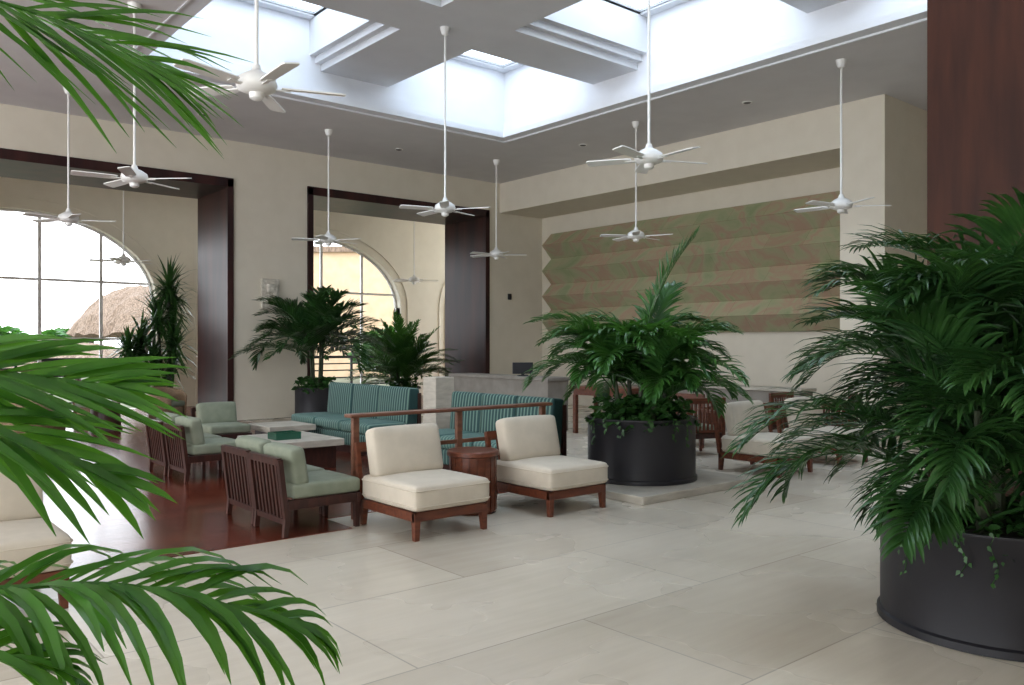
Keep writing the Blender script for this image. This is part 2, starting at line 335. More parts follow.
# ------------------------------------------------------------------ exterior
struct(MB().box(-60, 90, OY+.4, 130, -.6, -.1).build('ground', 'grass'), 'garden ground outside the arches', 'ground')
def hut(cx, cy, zb, zt, r, label):
    t = thing('thatched_hut', label, 'hut', (cx, cy, -.1))
    H = zt-zb; pr = [(r*.96, zb), (r*1.02, zb+.12), (r*.93, zb+H*.22), (r*.84, zb+H*.38), (r*.72, zb+H*.55), (r*.57, zb+H*.72), (r*.4, zb+H*.85), (r*.22, zb+H*.95), (.15, zt), (.02, zt+.05)]
    w = MB().lathe(pr, 90)
    for v in w.bm.verts:
        k = noise.noise(Vector((v.co.x*2.2+cx, v.co.y*2.2, v.co.z*1.5)))+.6*noise.noise(Vector((v.co.x*7, v.co.y*7, v.co.z*5)))
        v.co.x *= 1+.05*k; v.co.y *= 1+.05*k; v.co.z += .16*k
    w.build('thatched_roof', 'thatch', t, smooth=False)
    for k in range(6):
        a = k*PI/3+.3; MB().lathe([(.12, 0), (.1, zb+.3)], 10, (r*.8*math.cos(a), r*.8*math.sin(a))).build('post', 'darkwood', t)
p = at(142, 345, 41); hut(p.x, p.y, 2.1, 4.6, 3.2, 'taller rounded thatched roof hut outside the left arch')
p = at(78, 345, 32.5); hut(p.x, p.y, .75, 1.75, 3.2, 'lower wide thatched roof seen over the balcony railing')
p = at(345, 345, 46)
t = thing('orange_building', 'pale orange stucco building seen through the right arched window', 'building', (p.x, p.y, -.1), -YAW)
MB().box(-1.5, 7, -2, 3, 0, 6.6).build('wall', 'orange', t); MB().box(-1.7, 7.2, -2.2, 3.2, 6.6, 6.9).build('roof', 'thatch', t)

# ------------------------------------------------------------------ ceiling fans
def fan(label, x, y, ztop, zhub=3.7, rz=0, first=None):
    t = thing('ceiling_fan', label, 'ceiling fan', (x, y, zhub), rz, 'white ceiling fans')
    h = ztop-zhub
    MB().lathe([(.012, h-.13), (.05, h-.11), (.075, h-.04), (.08, h)], 20).build('canopy', 'fan', t, auto=40)
    MB().lathe([(.016, .1), (.016, h-.1)], 12).build('rod', 'fan', t, auto=40)
    MB().lathe([(.03, .17), (.045, .12), (.09, .10), (.15, .06), (.165, .01), (.15, -.03), (.09, -.055), (.06, -.06), (.055, -.10), (.03, -.115), (.0, -.12)][::-1], 24, cap=False).build('motor_housing', 'fan', t, auto=50)
    for k in range(5):
        a = 2*PI*k/5; m = Matrix.Rotation(a, 4, 'Z')
        pm = m @ Matrix.Rotation(R(11), 4, 'X')
        bl = MB(); o0 = [(.20,-.05), (.24,-.062), (.50,-.070), (.68,-.072), (.712,-.06), (.715,0), (.712,.06), (.68,.072), (.50,.070), (.24,.062), (.20,.05)]
        tv = [bl.bm.verts.new(pm @ Vector((u, v, .006-.004))) for u, v in o0]; bv = [bl.bm.verts.new(pm @ Vector((u, v, -.006-.004))) for u, v in o0]
        bl.bm.faces.new(tv); bl.bm.faces.new(bv[::-1])
        for i in range(len(o0)): bl.bm.faces.new((tv[i], bv[i], bv[(i+1)%len(o0)], tv[(i+1)%len(o0)]))
        b_ = bl.build('blade', 'fan', t)
        MB().box(.12, .27, -.02, .02, -.022, -.012, pm).build('bracket', 'fan', b_)
fans = [('large white fan at upper left in front of the light well', 2.77, 6.5, CZ, .90), ('white fan in front of the left portal, second nearest on the left', 3.13, 11.1, CZ, .5),
 ('white fan near the left edge hanging before the left portal', 3.3, 15.4, CZ, .9), ('white fan on long rod from the crossing of the beams', 7.5, 10.5, 6.5, .3),
 ('white fan hanging before the opening of the right portal', 7.93, 15.1, CZ, .2), ('white fan in front of the far room corner', 12.2, 15.04, CZ, .6),
 ('white fan before the artwork above the central palm, lower one', 12.18, 10.74, CZ, .1), ('white fan beside the cream pier, above the right palm', 11.9, 6.41, CZ, .45),
 ('white fan above the central palm, nearer and higher one', 7.25, 6.2, 6.5, .85)]
for l, x, y, zt, rz in fans: fan(l, x, y, zt, 3.7, rz)
fan('small white fan behind the left portal before the arch', 5.57, 20.6, 5.5, 3.55, .3); fan('small white fan seen through the right portal', 13.6, 20.6, 5.5, 3.5, .8)
for x, y in ((12.7, 4.6), (12.7, 8.6), (12.7, 12.7), (9.9, 15.6), (5.6, 15.6)):
    t = thing('recessed_light', 'small round recessed ceiling spotlight', 'ceiling light', (x, y, CZ), group='recessed spotlights in the ceiling')
    MB().lathe([(.09, -.012), (.10, .02)], 20).build('ring', 'fan', t); MB().lathe([(.06, -.016), (.07, -.010)], 16).build('lamp', 'dark', t)

# ------------------------------------------------------------------ seating
def armchair(label, loc, rz=0):
    t = thing('armchair', label, 'armchair', loc, rz, 'cream armchairs in a row on the stone floor')
    for sx in (-1, 1):
        for sy in (-1, 1): MB().taper(sx*.345, sy*.41, 0, .22, .022, .032, sx*.006, sy*.012).build('leg', 'redwood', t, bevel=.004)
    f = MB(); f.box(-.38, .38, -.44, -.40, .155, .235); f.box(-.38, .38, .40, .44, .155, .235); f.box(-.38, -.34, -.44, .44, .155, .235); f.box(.34, .38, -.44, .44, .155, .235); f.box(-.34, .34, -.40, .40, .20, .22)
    f.build('seat_frame', 'redwood', t, bevel=.006)
    m = Matrix.Translation((0, .42, .22)) @ Matrix.Rotation(R(-9), 4, 'X')
    f = MB()
    for x in (-.375, .375): f.box(x-.02, x+.02, -.025, .02, 0, .5, m)
    f.box(-.39, .39, -.02, .02, .44, .51, m); f.box(-.36, .36, -.015, .015, .08, .13, m)
    for x in (-.24, -.12, 0, .12, .24): f.box(x-.02, x+.02, -.008, .008, .1, .46, m)
    f.build('back_frame', 'redwood', t)
    c = MB().cushion((0, -.04, .345), (.785, .87, .215), .045, (.006, .008, .020)).build('seat_cushion', 'creamfab', t)
    w = MB()
    for z in (.28, .41):
        hx, hy = .395, .437; pts = []
        for cx_, cy_, a0 in ((hx-.04, hy-.04, 0), (-hx+.04, hy-.04, 90), (-hx+.04, -hy+.04, 180), (hx-.04, -hy+.04, 270)):
            for q in (0, 30, 60, 90): pts.append((cx_+.04*math.cos(R(a0+q)), cy_-.04+.04*math.sin(R(a0+q)), z))
        w.tube(pts+[pts[0]], .006, 5)
    w.build('piping', 'creamfab', c)
    MB().cushion((0, .285, .645), (.72, .17, .44), .048, (.002, .026, .010), mtx=Matrix.Rotation(R(-13), 3, 'X')).build('back_cushion', 'creamfab', t)
    return t
a0 = armchair('cream armchair on red wood legs left of the round drum table', (4.13, 6.12, 0))
G = 'cream armchairs in a row on the stone floor'
dup(a0, (5.62, 6.12, 0), 0, 'cream armchair between the drum table and the central planter', G)
dup(a0, (9.28, 6.02, 0), 0, 'cream armchair just right of the central planter slab', G)
dup(a0, (10.7, 6.02, 0), 0, 'farthest cream armchair, partly hidden by right palm fronds', G)
dup(a0, (.83, 6.05, 0), 0, 'cream armchair at the left edge behind the palm fronds', G)

def slat_chair(label, loc, rz, group):
    t = thing('lounge_chair', label, 'lounge chair', loc, rz, group); W = .29
    for sx in (-1, 1):
        MB().taper(sx*W, -.28, 0, .28, .02, .026).build('leg', 'darkwood', t)
        MB().taper(sx*W, .36, 0, .28, .02, .026, 0, .03).build('leg', 'darkwood', t)
    f = MB(); f.box(-W-.03, W+.03, -.31, -.27, .22, .30); f.box(-W-.03, W+.03, .33, .37, .22, .30)
    for sx in (-1, 1): f.box(sx*W-.02, sx*W+.02, -.30, .38, .22, .30)
    f.build('seat_frame', 'darkwood', t, bevel=.005)
    m = Matrix.Translation((0, .37, .08)) @ Matrix.Rotation(R(-7), 4, 'X'); f = MB()
    for sx in (-1, 1): f.box(sx*W-.025, sx*W+.025, -.02, .02, 0, .57, m)
    f.box(-W, W, -.02, .02, .52, .58, m); f.box(-W, W, -.018, .018, .02, .07, m)
    for k in range(7): x = -W+.075+k*(2*W-.15)/6; f.box(x-.018, x+.018, -.01, .01, .05, .53, m)
    f.build('slatted_back', 'darkwood', t)
    MB().cushion((0, .0, .365), (.61, .64, .13), .035, (.002,.006,.008)).build('seat_cushion', 'sage', t)
    MB().cushion((0, .25, .565), (.58, .14, .33), .04, (.0,.012,.006), mtx=Matrix.Rotation(R(-10), 3, 'X')).build('back_cushion', 'sage', t)
    return t
G = 'dark slatted lounge chairs with sage cushions'
s0 = slat_chair('nearest dark slat-back chair with sage cushions, beside the rail end', (3.40, 6.78, .006), PI/2, G)
dup(s0, (3.42, 7.46, .006), PI/2, 'dark slat-back chair next beyond the nearest slat-back chair', G)
dup(s0, (3.73, 10.12, .006), PI/2, 'dark slat-back chair beside stone coffee table, nearer of far pair', G)
dup(s0, (3.73, 10.85, .006), PI/2, 'dark slat-back chair beside stone coffee table, farther of far pair', G)
dup(s0, (4.68, 12.2, .006), 0, 'sage cushioned chair facing the camera at far end of coffee table', G)

def sofa(label, loc, rz, L):
    t = thing('sofa', label, 'sofa', loc, rz, 'teal striped sofas')
    MB().box(-L/2+.05, L/2-.05, -.38, .4, 0, .12).build('plinth', 'darkwood', t)
    MB().cushion((0, 0, .21), (L, .9, .2), .04).build('base', 'teal', t)
    n = round(L/.75); w = L/n
    for k in range(n):
        MB().cushion((-L/2+w*(k+.5), -.12, .385), (w-.01, .66, .16), .05, (0,.01,.015)).build('seat_cushion', 'tealseat', t)
        MB().cushion((-L/2+w*(k+.5), .32, .65), (w-.008, .2, .62), .04, (0,.02,.004), mtx=Matrix.Rotation(R(-5), 3, 'X')).build('back_cushion', 'teal', t)
    MB().box(-L/2, L/2, .40, .46, .05, .88).build('back_panel', 'darkwood', t)
    return t
sofa('teal striped sofa behind the left armchair, farther of the two', (6.5, 11.6, .006), -PI/2, 2.5)
sofa('teal striped sofa behind the wooden rail, beside the central palm', (6.44, 8.2, .006), -PI/2, 2.05)

def coffee(label, loc, sx, sy, h):
    t = thing('coffee_table', label, 'coffee table', loc, 0, 'stone topped coffee tables')
    MB().box(-sx/2, sx/2, -sy/2, sy/2, h-.09, h).build('table_top', 'stone', t, bevel=.008)
    MB().box(-sx/2+.08, sx/2-.08, -sy/2+.08, sy/2-.08, 0, h-.09).build('base', 'darkwood', t)
coffee('low stone-topped coffee table between the lounge chairs', (4.85, 10.3, .006), .95, 1.2, .38)
coffee('stone-topped coffee table in front of the farther teal sofa', (5.56, 12.1, .006), .75, .8, .38)
t = thing('planter_tray', 'dark green shallow tray on the stone coffee table', 'tray', (4.7, 10.15, .386))
w = MB(); w.box(-.17, .17, -.13, .13, 0, .02)
for a in ((-.17,-.15,-.13,.13), (.15,.17,-.13,.13), (-.15,.15,-.13,-.11), (-.15,.15,.11,.13)): w.box(*a, .02, .09)
w.build('tray', 'greenbox', t); MB().box(-.15, .15, -.11, .11, .02, .06).build('moss', 'ivy', t)

t = thing('drum_table', 'round reddish wooden drum table between two armchairs', 'side table', (4.87, 6.36, 0))
w = MB(); n = 40
w.lathe([(.20, .0), (.215, .02), (.22, .3), (.225, .54)], n)
for k in range(20):
    a = 2*PI*k/20; m = Matrix.Rotation(a, 4, 'Z'); w.box(.212, .228, -.028, .028, .03, .54, m)
w.build('drum', 'redwood', t)
MB().lathe([(.235, .54), (.25, .55), (.25, .585), (.24, .595)], 48).build('table_top', 'redwood', t, auto=30)
t = thing('handrail', 'brown wooden handrail on posts behind the two cream armchairs', 'railing', (3.83, 6.78, 0))
MB().box(-.08, 2.42, -.065, .065, .935, .968).build('top_rail', 'rail', t, bevel=.01)
MB().box(0, 2.36, -.014, .014, .61, .65).build('lower_rail', 'rail', t, bevel=.005)
for x in (0, 1.18, 2.32): MB().box(x-.032, x+.032, -.025, .025, 0, .935).build('post', 'rail', t, bevel=.005)
t = thing('stone_pedestal', 'pale travertine pedestal standing behind the handrail', 'pedestal', (6.85, 9.75, .006), 0)
MB().box(-.16, .16, -.16, .16, 0, 1.14).build('shaft', 'stone', t, bevel=.01); MB().box(-.2, .2, -.2, .2, 0, .08).build('foot', 'stone', t)
t = thing('reception_counter', 'long low grey stone counter in front of far corner', 'counter', (10.6, 12.75, 0))
MB().box(-.26, .26, -1.5, 1.5, 0, .94).build('body', 'grey_stone', t); MB().box(-.3, .3, -1.55, 1.55, .94, 1.0).build('counter_top', 'grey_stone', t, bevel=.01)
t = thing('monitor', 'small dark screen standing on the grey counter', 'monitor', (10.6, 12.25, 1.0), PI/2+R(60))
MB().box(-.2, .2, -.02, .02, .04, .26).build('screen', 'dark', t); MB().box(-.03, .03, -.02, .02, .02, .06).build('stand', 'dark', t); MB().box(-.1, .1, -.07, .07, 0, .02).build('base', 'dark', t)
t = thing('stone_counter_wall', 'low pale stone counter wall beneath the artwork', 'counter', (13.3, 9.9, 0))
MB().box(-.2, .2, -2.1, 2.6, 0, .78).build('body', 'grey_stone', t); MB().box(-.25, .25, -2.15, 2.65, .78, .84).build('counter_top', 'stone', t, bevel=.01)
def table(name, label, loc, sx, sy, h, top, group=None):
    t = thing(name, label, 'table', loc, 0, group)
    MB().box(-sx/2, sx/2, -sy/2, sy/2, h-.06, h).build('table_top', top, t, bevel=.006)
    f = MB(); f.box(-sx/2+.05, sx/2-.05, -sy/2+.05, sy/2-.05, h-.16, h-.06); f.build('apron', 'redwood', t)
    for a in (-1, 1):
        for b in (-1, 1): MB().box(a*(sx/2-.08)-.035, a*(sx/2-.08)+.035, b*(sy/2-.08)-.035, b*(sy/2-.08)+.035, 0, h-.16).build('leg', 'redwood', t)
table('wooden_desk', 'brown wooden desk behind the central palm', (10.9, 10.2, 0), .7, 1.4, .86, 'redwood')
def dchair(label, loc, rz):
    t = thing('slatted_armchair', label, 'chair', loc, rz, 'dark slatted armchairs below the artwork')
    for sx in (-1, 1):
        MB().taper(sx*.30, -.28, 0, .60, .018, .024).build('leg', 'redwood', t); MB().taper(sx*.30, .28, 0, .80, .018, .024).build('leg', 'redwood', t)
        f = MB(); f.box(sx*.30-.03, sx*.30+.03, -.32, .30, .60, .635)
        for k in range(6): f.box(sx*.30-.01, sx*.30+.01, -.22+.08*k-.014, -.22+.08*k+.014, .30, .60)
        f.build('armrest', 'redwood', t)
    f = MB(); f.box(-.32, .32, -.30, .30, .26, .33); f.build('seat_frame', 'darkwood', t)
    MB().cushion((0, -.01, .38), (.54, .56, .11), .04).build('seat_cushion', 'sage', t)
    f = MB(); f.box(-.33, .33, .26, .30, .76, .84); f.box(-.3, .3, .27, .29, .34, .38)
    for k in range(8): f.box(-.24+.068*k-.014, -.24+.068*k+.014, .272, .288, .38, .78)
    f.build('slatted_back', 'redwood', t)
    return t
G = 'dark slatted armchairs below the artwork'
d0 = dchair('dark slatted armchair directly right of the central palm, nearest', (9.9, 7.6, 0), PI*.9)
dup(d0, (10.8, 8.3, 0), PI*.55, 'dark slatted armchair behind the first right-hand cream armchair', G)
dup(d0, (11.9, 7.7, 0), PI, 'dark slatted armchair behind and between the two far cream armchairs', G)
dup(d0, (12.6, 6.9, 0), PI*1.1, 'dark slatted armchair farthest right, mostly hidden by palm fronds', G)
def tub(label, loc, rz):
    t = thing('tub_chair', label, 'tub chair', loc, rz, 'wicker tub chairs by the windows')
    w = MB(); n = 22; rings = []
    for i in range(n+1):
        a = R(-50)+R(280)*i/n; u = abs(i/n-.5)*2; h = .74-.16*u**2
        ri = []
        for r, z in ((.30,.0), (.34,h-.03), (.36,h), (.38,h-.03), (.35,.0)): ri.append(w.bm.verts.new((r*math.cos(a), r*math.sin(a), z)))
        rings.append(ri)
    for a, b in zip(rings, rings[1:]):
        for k in range(5): w.bm.faces.new((a[k], a[(k+1)%5], b[(k+1)%5], b[k]))
    w.bm.faces.new(rings[0]); w.bm.faces.new(rings[-1][::-1])
    w.build('shell', 'wicker', t, smooth=True)
    MB().lathe([(.30, .0), (.31, .34)], 24).build('seat', 'wicker', t); MB().cushion((0,0,.39), (.52,.52,.12), .05).build('cushion', 'sage', t)
    return t
G = 'wicker tub chairs by the windows'
t0 = tub('tan wicker tub chair just left of the portal jamb', (5.6, 17.6, .006), .6)
dup(t0, (4.4, 18.4, .006), -1.0, 'wicker tub chair behind the small round table', G)
dup(t0, (2.6, 14.9, .006), 2.4, 'wicker tub chair at the left edge of the lounge', G)
dup(t0, (3.2, 16.6, .006), 1.2, 'wicker tub chair left of the small round table', G)
def rtable(label, loc):
    t = thing('round_table', label, 'table', loc, 0, 'round lounge tables')
    MB().lathe([(.42, .52), (.45, .53), (.45, .56), (.44, .57)], 36).build('table_top', 'stone', t); MB().lathe([(.3, 0), (.27, .05), (.25, .5), (.3, .52)], 30).build('base', 'darkwood', t)
rtable('small round pale-topped table by the left portal', (4.25, 16.9, .006)); rtable('round pale-topped table farther left by the windows', (3.2, 19.8, .006))

t = thing('wall_plaque', 'small carved stone relief hung on wall between the portals', 'relief', (7.62, WY, 2.70))
MB().box(-.2, .2, -.07, 0, -.33, .33).build('slab', 'relief', t, bevel=.01)
w = MB(); w.cushion((0,-.09,.12), (.20,.10,.2), .04, n=5); w.cushion((-.06,-.09,-.12), (.2,.10,.18), .04, n=5); w.cushion((.10,-.09,-.02), (.1,.09,.34), .03, n=5)
w.build('carving', 'relief', t)
tag(MB().cbox((14.4, WY-.02, 2.9), (.12,.03,.16)).build('wall_sensor', 'dark', bevel=.01), 'tiny dark box on the wall beside the far corner', 'sensor')

# ------------------------------------------------------------------ plants
def rach(base, az, el, L, bend, n=16, sway=0):
    pts = [Vector(base)]
    for i in range(n):
        t = (i+.5)/n; a = el - bend*t**1.25; z = az + sway*t
        pts.append(pts[-1] + Vector((math.cos(a)*math.cos(z), math.cos(a)*math.sin(z), math.sin(a)))*(L/n))
    return pts
def resample(pts, n):
    pts = [Vector(p) for p in pts]; out = []
    m = len(pts)-1
    for i in range(n+1):
        u = i/n*m; k = min(int(u), m-1); f = u-k
        p0, p1, p2, p3 = pts[max(k-1,0)], pts[k], pts[k+1], pts[min(k+2,m)]
        out.append(.5*((2*p1)+(p2-p0)*f+(2*p0-5*p1+4*p2-p3)*f*f+(3*p1-p0-3*p2+p3)*f**3))
    return out
def frond(pts, parent, m, rng, nl=26, ll=.42, lw=.03, droop=.9, start=.22, rr=.010, phi0=35, phi1=70, segs=5, up=.25, ymax=None, taper=.35, fold=.35, roll=0, jit=.12):
    mb = MB(); mb.leaf = True; N = len(pts)-1
    mb.tube(pts, [rr*(1-.8*i/N) for i in range(N+1)], 5)
    Z = Vector((0,0,1))
    prof = [.35, .95, 1, .85, .55, .04] if segs == 5 else [.4, 1, .8, .04]
    for i in range(nl):
        u = start+(1-start)*(i/(nl-1))
        f = u*N; k = min(int(f), N-1); p = pts[k].lerp(pts[k+1], f-k)
        T = (pts[min(k+1,N)]-pts[max(k-1,0)]).normalized(); S = T.cross(Z)
        if S.length < .1: S = T.cross(Vector((1,0,0)))
        S.normalize(); Nn = S.cross(T).normalized()
        if roll: S, Nn = S*math.cos(roll)-Nn*math.sin(roll), Nn*math.cos(roll)+S*math.sin(roll)
        v = (u-start)/(1-start)
        ln = ll*(.55+.6*math.sin(PI*min(1, v*.9+.12)))*(1-taper*v)
        phi = R(phi0+(phi1-phi0)*v)
        for sd in (-1, 1):
            ph = phi+rng.uniform(-jit,jit)
            d = (S*sd*math.cos(ph) + T*math.sin(ph) + Nn*(up+rng.uniform(-jit,jit))).normalized()
            l = ln*rng.uniform(.85,1.12); q = p.copy(); sl = l/segs; g = droop*rng.uniform(.6,1.4); lwj = lw*rng.uniform(.8,1.15)
            st = []
            for j in range(segs+1):
                wv = d.cross(Nn)
                if wv.length < .2: wv = d.cross(T)
                wv.normalize(); nn = wv.cross(d)
                if nn.dot(Z) < 0: nn = -nn
                hw = lwj*.5*prof[j]
                st.append((mb.bm.verts.new(q-wv*hw+nn*hw*fold), mb.bm.verts.new(q), mb.bm.verts.new(q+wv*hw+nn*hw*fold)))
                q = q+d*sl; d = (d - Z*g*.9/segs*(.4+j*.35)).normalized()
            for a, b in zip(st, st[1:]):
                mb.bm.faces.new((a[0],a[1],b[1],b[0])); mb.bm.faces.new((a[1],a[2],b[2],b[1]))
    if ymax is not None:
        for v in mb.bm.verts: v.co.y = min(v.co.y, ymax - .02*math.sin(v.co.x*40))
    return mb.build('frond', m, parent, smooth=None, auto=25)
def ground_leaves(parent, m, rng, cx, cy, r0, r1, z, n, size, hang=0, spread=.22, hangn=4):
    mb = MB(); mb.leaf = True
    for i in range(n):
        a = rng.uniform(0, 2*PI); r = rng.uniform(r0, r1); dz = rng.uniform(0, spread)
        if hang and i % hangn == 0: r = r1*rng.uniform(1.02, 1.10); dz = -rng.uniform(0, hang)*max(0, math.sin(a*3.5+1))**2
        c = Vector((cx+r*math.cos(a), cy+r*math.sin(a), z+dz))
        s = size*rng.uniform(.6,1.3); e = Matrix.Rotation(rng.uniform(0,2*PI),3,'Z') @ Matrix.Rotation(rng.uniform(-.9,.9),3,'X') @ Matrix.Rotation(rng.uniform(-.9,.9),3,'Y')
        pv = [mb.bm.verts.new(c+e@Vector(q)*s) for q in ((-.5,0,0),(-.2,-.32,.05),(.2,-.25,.05),(.55,0,-.05),(.2,.25,.05),(-.2,.32,.05))]
        m0 = mb.bm.verts.new(c+e@Vector((0,0,-.04))*s)
        for j in range(6): mb.bm.faces.new((m0, pv[j], pv[(j+1)%6]))
    o = mb.build('underplanting', m, parent, smooth=True); o['kind'] = 'stuff'
    return o
def pot(parent, r, h, z=0):
    MB().lathe([(r*.99,z),(r*1.03,z+.005),(r*1.03,z+.045),(r,z+.055),(r,z+h-.03),(r*1.012,z+h-.02),(r*1.012,z+h),(r*.95,z+h),(r*.93,z+h-.07),(.01,z+h-.07)], 64, cap=False).build('pot', 'pot', parent, auto=40)
    MB().lathe([(.01,z+h-.075),(r*.94,z+h-.075),(r*.94,z+h-.065),(.01,z+h-.06)], 40, cap=False).build('soil', 'soil', parent)
def vines(parent, rng, r, z, azs, sz=.022):
    for a in azs:
        mb = MB(); mb.leaf = True; L = rng.uniform(.10,.30); pts = [Vector(((r-.05)*math.cos(a), (r-.05)*math.sin(a), z+.03)), Vector(((r+.02)*math.cos(a), (r+.02)*math.sin(a), z+.01))]
        for k in range(1, 6): b = a+.03*math.sin(k*1.3+a); pts.append(Vector(((r+.022)*math.cos(b), (r+.022)*math.sin(b), z-L*k/5)))
        mb.tube(pts, .0025, 4)
        for p in pts[1:]:
            for q in range(2):
                s = sz*rng.uniform(.7,1.2); e = Matrix.Rotation(a,3,'Z') @ Matrix.Rotation(rng.uniform(-1,1),3,'X') @ Matrix.Rotation(R(70)+rng.uniform(-.4,.4),3,'Y')
                c = p+Vector((math.cos(a),math.sin(a),0))*.010+Vector((rng.uniform(-.02,.02),rng.uniform(-.02,.02),rng.uniform(-.02,.02)))
                pv = [mb.bm.verts.new(c+e@Vector(w_)*s) for w_ in ((-.8,0,0),(-.3,-.55,.1),(.9,0,0),(-.3,.55,.1))]; mb.bm.faces.new(pv)
        mb.build('trailing_vine', 'ivy', parent, smooth=True)

t = thing('planter_slab', 'low square stone slab under the central palm pot', 'plinth', (7.34, 6.24, 0))
MB().box(-1.0, .92, -.74, .80, 0, .085).build('slab', 'stone', t, bevel=.01)
rng = random.Random(4)
azr = math.atan2(RT.y, RT.x); azc = math.atan2(-FW.y, -FW.x)
t = thing('potted_palm', 'large palm in a round charcoal pot on the stone slab', 'palm', (7.28, 6.34, .085), group='potted palms')
pot(t, .61, .70)
stems = [(0,0,1.4), (.22,-.16,1.15), (-.26,.12,1.2), (.1,.26,1.25), (-.07,-.26,1.1)]
for x, y, z in stems: MB().tube([(x*.8,y*.8,.6),(x,y,.85),(x*1.15,y*1.15,z)], [.04,.032,.02], 8).build('stem', 'stem', t)
for i in range(52):
    x, y, z = stems[i % 5]; az = i*2.39996+rng.uniform(-.3,.3); lv = rng.random()
    el = R(42+45*lv); L = rng.uniform(.98,1.28)
    frond(rach((x*1.15,y*1.15,z-.05-.3*(1-lv)), az, el, L, R(98+rng.uniform(-15,22)), sway=rng.uniform(-.3,.3)), t, 'leaf', rng, 24, .40, .050, 1.1)
frond(rach((0,0,1.30), azr, R(82), 1.62, R(34)), t, 'leaf', rng, 28, .42, .046, .6)
frond(rach((.1,0,1.3), azr+.9, R(80), 1.2, R(60)), t, 'leaf', rng, 26, .42, .048, .7)
frond(rach((-.1,0,1.2), azr+PI, R(62), 1.4, R(80)), t, 'leaf', rng, 26, .40, .048, .8)
ground_leaves(t, 'ivy', rng, 0, 0, .1, .57, .66, 900, .10, .12, .26, 9)
vines(t, rng, .62, .70, [azc+k*.4+rng.uniform(-.15,.15) for k in range(-3, 4)], .03)

# right palm
t = thing('potted_palm', 'huge dense palm in wide charcoal pot at right foreground', 'palm', (5.22, 1.86, 0), group='potted palms')
pot(t, .62, .62)
stems = [(0,0,1.68), (.28,-.1,1.48), (-.3,.18,1.42), (.1,.3,1.58), (-.12,-.28,1.4), (-.38,-.05,1.25)]
for x, y, z in stems: MB().tube([(x*.8,y*.8,.52),(x,y,.9),(x*1.15,y*1.15,z)], [.045,.035,.02], 8).build('stem', 'stem', t)
for i in range(84):
    x, y, z = stems[i % 6]; az = i*2.39996+rng.uniform(-.3,.3); lv = rng.random()
    face = max(0, math.cos(az-azc))
    low = .62*(1-lv)
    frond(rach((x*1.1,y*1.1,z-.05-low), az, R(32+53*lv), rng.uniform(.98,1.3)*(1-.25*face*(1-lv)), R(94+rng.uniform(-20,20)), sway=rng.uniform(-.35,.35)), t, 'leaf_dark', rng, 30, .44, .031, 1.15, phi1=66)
ground_leaves(t, 'ivy', rng, 0, 0, .1, .57, .56, 700, .06, .08, .14, 9)
vines(t, rng, .63, .62, [azc+k*.42+rng.uniform(-.15,.15) for k in range(-3, 4)], .018)

def small_palm(label, loc, r, h, n, L, seed, lm, elr=(30,80), nl=16, ll=.42, lw=.045, z0=.9, ymax=None, bend=(60,110), group='potted palms'):
    rng = random.Random(seed); t = thing('potted_palm', label, 'palm', loc, group=group); pot(t, r, h)
    for k in range(4):
        a = k*1.6; MB().tube([(.1*math.cos(a),.1*math.sin(a),h-.08),(.16*math.cos(a),.16*math.sin(a),z0+.15)], [.03,.02], 7).build('stem', 'stem', t)
    for i in range(n):
        az = i*2.39996; a = az
        frond(rach((.12*math.cos(a),.12*math.sin(a),z0+rng.uniform(-.35,.15)), az, R(rng.uniform(*elr)), L*rng.uniform(.8,1.15), R(rng.uniform(*bend))), t, lm, rng, nl, ll, lw, .8, segs=3, ymax=ymax)
    ground_leaves(t, 'ivy', rng, 0, 0, .05, r*.97, h-.02, 200, .14, .1)
small_palm('tall palm in charcoal pot against wall between the portals', (8.1, 15.95, 0), .44, .72, 42, 1.5, 7, 'leaf_dark', (20,85), z0=1.6, ymax=1.10, nl=24, ll=.48, lw=.055)
small_palm('bushy green palm filling the right portal opening', (11.95, 18.7, .006), .45, .5, 96, 1.45, 8, 'leaf', (10,88), z0=.85, bend=(25,75), ll=.34, lw=.045)
def yucca(label, loc, heads, seed):
    rng = random.Random(seed); t = thing('potted_yucca', label, 'yucca', loc); pot(t, .32, .45)
    for (x, y, z, s) in heads:
        MB().tube([(x*.3,y*.3,.4),(x*.8,y*.8,z*.6),(x,y,z)], [.045,.035,.03], 8).build('stem', 'stem', t)
        mb = MB(); mb.leaf = True
        for i in range(110):
            az = rng.uniform(0,2*PI); el = R(rng.uniform(-50,85)); d = Vector((math.cos(el)*math.cos(az), math.cos(el)*math.sin(az), math.sin(el)))
            q = Vector((x,y,z+rng.uniform(-.25,.1))); wv = d.cross(Vector((0,0,1))).normalized(); l = s*rng.uniform(.8,1.1); st = []
            for j in range(4):
                hw = (.022,.032,.024,.001)[j]; st.append((mb.bm.verts.new(q-wv*hw), mb.bm.verts.new(q+wv*hw))); q = q+d*l/3; d = (d-Vector((0,0,.30))).normalized()
            for a, b in zip(st, st[1:]): mb.bm.faces.new((a[0],a[1],b[1],b[0]))
        mb.build('leaf_rosette', 'leaf_dark', t, smooth=True)
yucca('tall sword-leaved plant by the left arch beside the dark jamb', (6.5, 20.3, .006), [(0,0,2.95,.8), (.1,.1,2.5,.75), (-.25,0,2.2,.75), (-.6,.1,1.7,.7), (.05,-.2,1.6,.75), (-.9,0,1.5,.65), (-.4,-.1,1.15,.65), (.1,.1,1.1,.65), (-.75,.1,1.0,.55)], 3)
rng = random.Random(12)
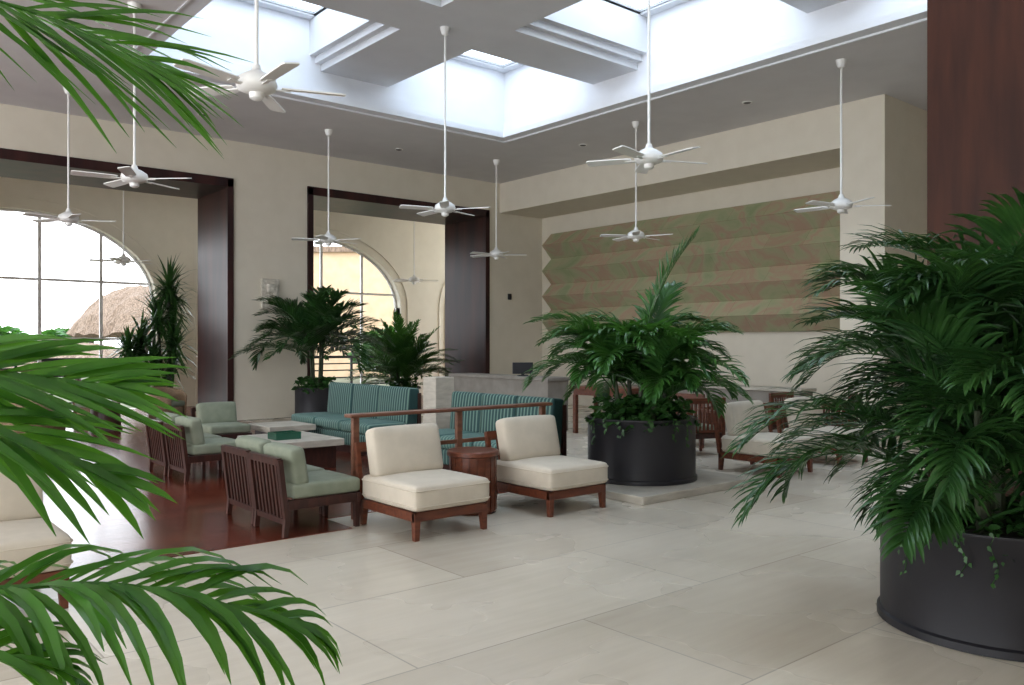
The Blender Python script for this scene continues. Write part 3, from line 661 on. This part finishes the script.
for px, d, zt, lab in ((0, 60, 3.0, 'round garden shrub seen at left through the arch'), (62, 55, 2.7, 'distant garden shrub next to the thatched roof'), (392, 38, 2.4, 'garden shrub in front of the orange building')):
    p = at(px, 345, d); t = thing('garden_shrub', lab, 'shrub', (p.x, p.y, -.1)); MB().lathe([(.1,0),(.08,1)], 8).build('trunk', 'darkwood', t)
    mb = MB(); mb.leaf = True
    for i in range(700):
        v = Vector((rng.gauss(0,1), rng.gauss(0,1), rng.gauss(0,1))).normalized()*rng.uniform(.6,1); c = Vector((v.x*1.9, v.y*1.9, zt*.6+v.z*zt*.45))
        e = Matrix.Rotation(rng.uniform(0,6),3,'Z')@Matrix.Rotation(rng.uniform(0,6),3,'X'); q = [mb.bm.verts.new(c+e@Vector(k)*.35) for k in ((-1,0,0),(0,-.4,0),(1,0,0),(0,.4,0))]; mb.bm.faces.new(q)
    mb.build('foliage', 'leaf', t)

# foreground palm (left)
rng = random.Random(21)
t = thing('potted_palm', 'bright green palm reaching in from left in the near foreground', 'palm', (0,0,0), group='potted palms')
pc = FW*1.25 + RT*(-1.75); t.location = (pc.x, pc.y, 0)
def loc(px, py, d): return at(px, py, d) - Vector((pc.x, pc.y, 0))
pot(t, .4, .5)
crown = [Vector((0,0,1.0)), Vector((.1,.1,1.6)), Vector((-.05,.1,1.3))]
for c in crown: MB().tube([(c.x*.5,c.y*.5,.42),(c.x,c.y,c.z*.7),tuple(c)], [.03,.025,.015], 8).build('stem', 'stem', t)
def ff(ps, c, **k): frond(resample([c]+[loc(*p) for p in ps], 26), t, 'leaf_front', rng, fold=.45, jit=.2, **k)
ff([(-330,-120,1.5),(-140,-55,1.75),(-20,-5,1.9),(75,28,2.0),(155,70,2.1)], crown[1], nl=32, ll=.44, lw=.025, droop=.35, start=.3, phi0=38, phi1=60, up=.0, taper=.0, roll=R(38))
ff([(-420,320,1.35),(-190,356,1.55),(-80,362,1.7),(15,374,1.8),(110,386,1.9)], crown[1], nl=17, ll=.36, lw=.030, droop=.3, start=.4, phi0=42, phi1=72, up=.05, taper=.1, roll=R(38))
ff([(-420,350,1.3),(-190,385,1.5),(-80,402,1.6),(5,430,1.65),(95,475,1.7)], crown[2], nl=15, ll=.32, lw=.032, droop=.35, start=.4, phi0=44, phi1=74, up=.05, taper=.1, roll=R(25))
ff([(-420,560,1.3),(-140,595,1.4),(0,588,1.5),(110,584,1.52),(210,600,1.55),(290,626,1.6)], crown[0], nl=30, ll=.28, lw=.027, droop=1.5, start=.35, phi0=30, phi1=62, up=.1, taper=.05, roll=R(10))
ff([(-420,640,1.25),(-160,650,1.3),(-20,655,1.35),(50,672,1.4)], crown[0], nl=18, ll=.26, lw=.027, droop=1.2, start=.4, phi0=35, phi1=60, up=.15)

# ------------------------------------------------------------------ camera, light
cd = bpy.data.cameras.new('camera'); cam = bpy.data.objects.new('camera', cd); C.objects.link(cam)
cam.location = (0, 0, CAMZ); cam.rotation_euler = (PI/2, 0, -YAW); cd.lens = F/1024*36; cd.sensor_width = 36; cd.shift_y = 2.5/1024; cd.clip_end = 400; cd.clip_start = .05
bpy.context.scene.camera = cam
W = bpy.data.worlds.new('world'); bpy.context.scene.world = W; W.use_nodes = True; nt = W.node_tree
bg = nt.nodes['Background']; tc = nt.nodes.new('ShaderNodeTexCoord'); sp = nt.nodes.new('ShaderNodeSeparateXYZ'); r = nt.nodes.new('ShaderNodeValToRGB')
nt.links.new(tc.outputs['Generated'], sp.inputs[0]); nt.links.new(sp.outputs['Z'], r.inputs['Fac']); nt.links.new(r.outputs['Color'], bg.inputs['Color'])
r.color_ramp.elements[0].color = (.93,.96,1,1); r.color_ramp.elements[1].color = (.77,.87,1,1)
bg.inputs['Strength'].default_value = 5.0
bpy.context.scene.view_settings.view_transform = 'Standard'
bpy.context.scene.view_settings.gamma = .92
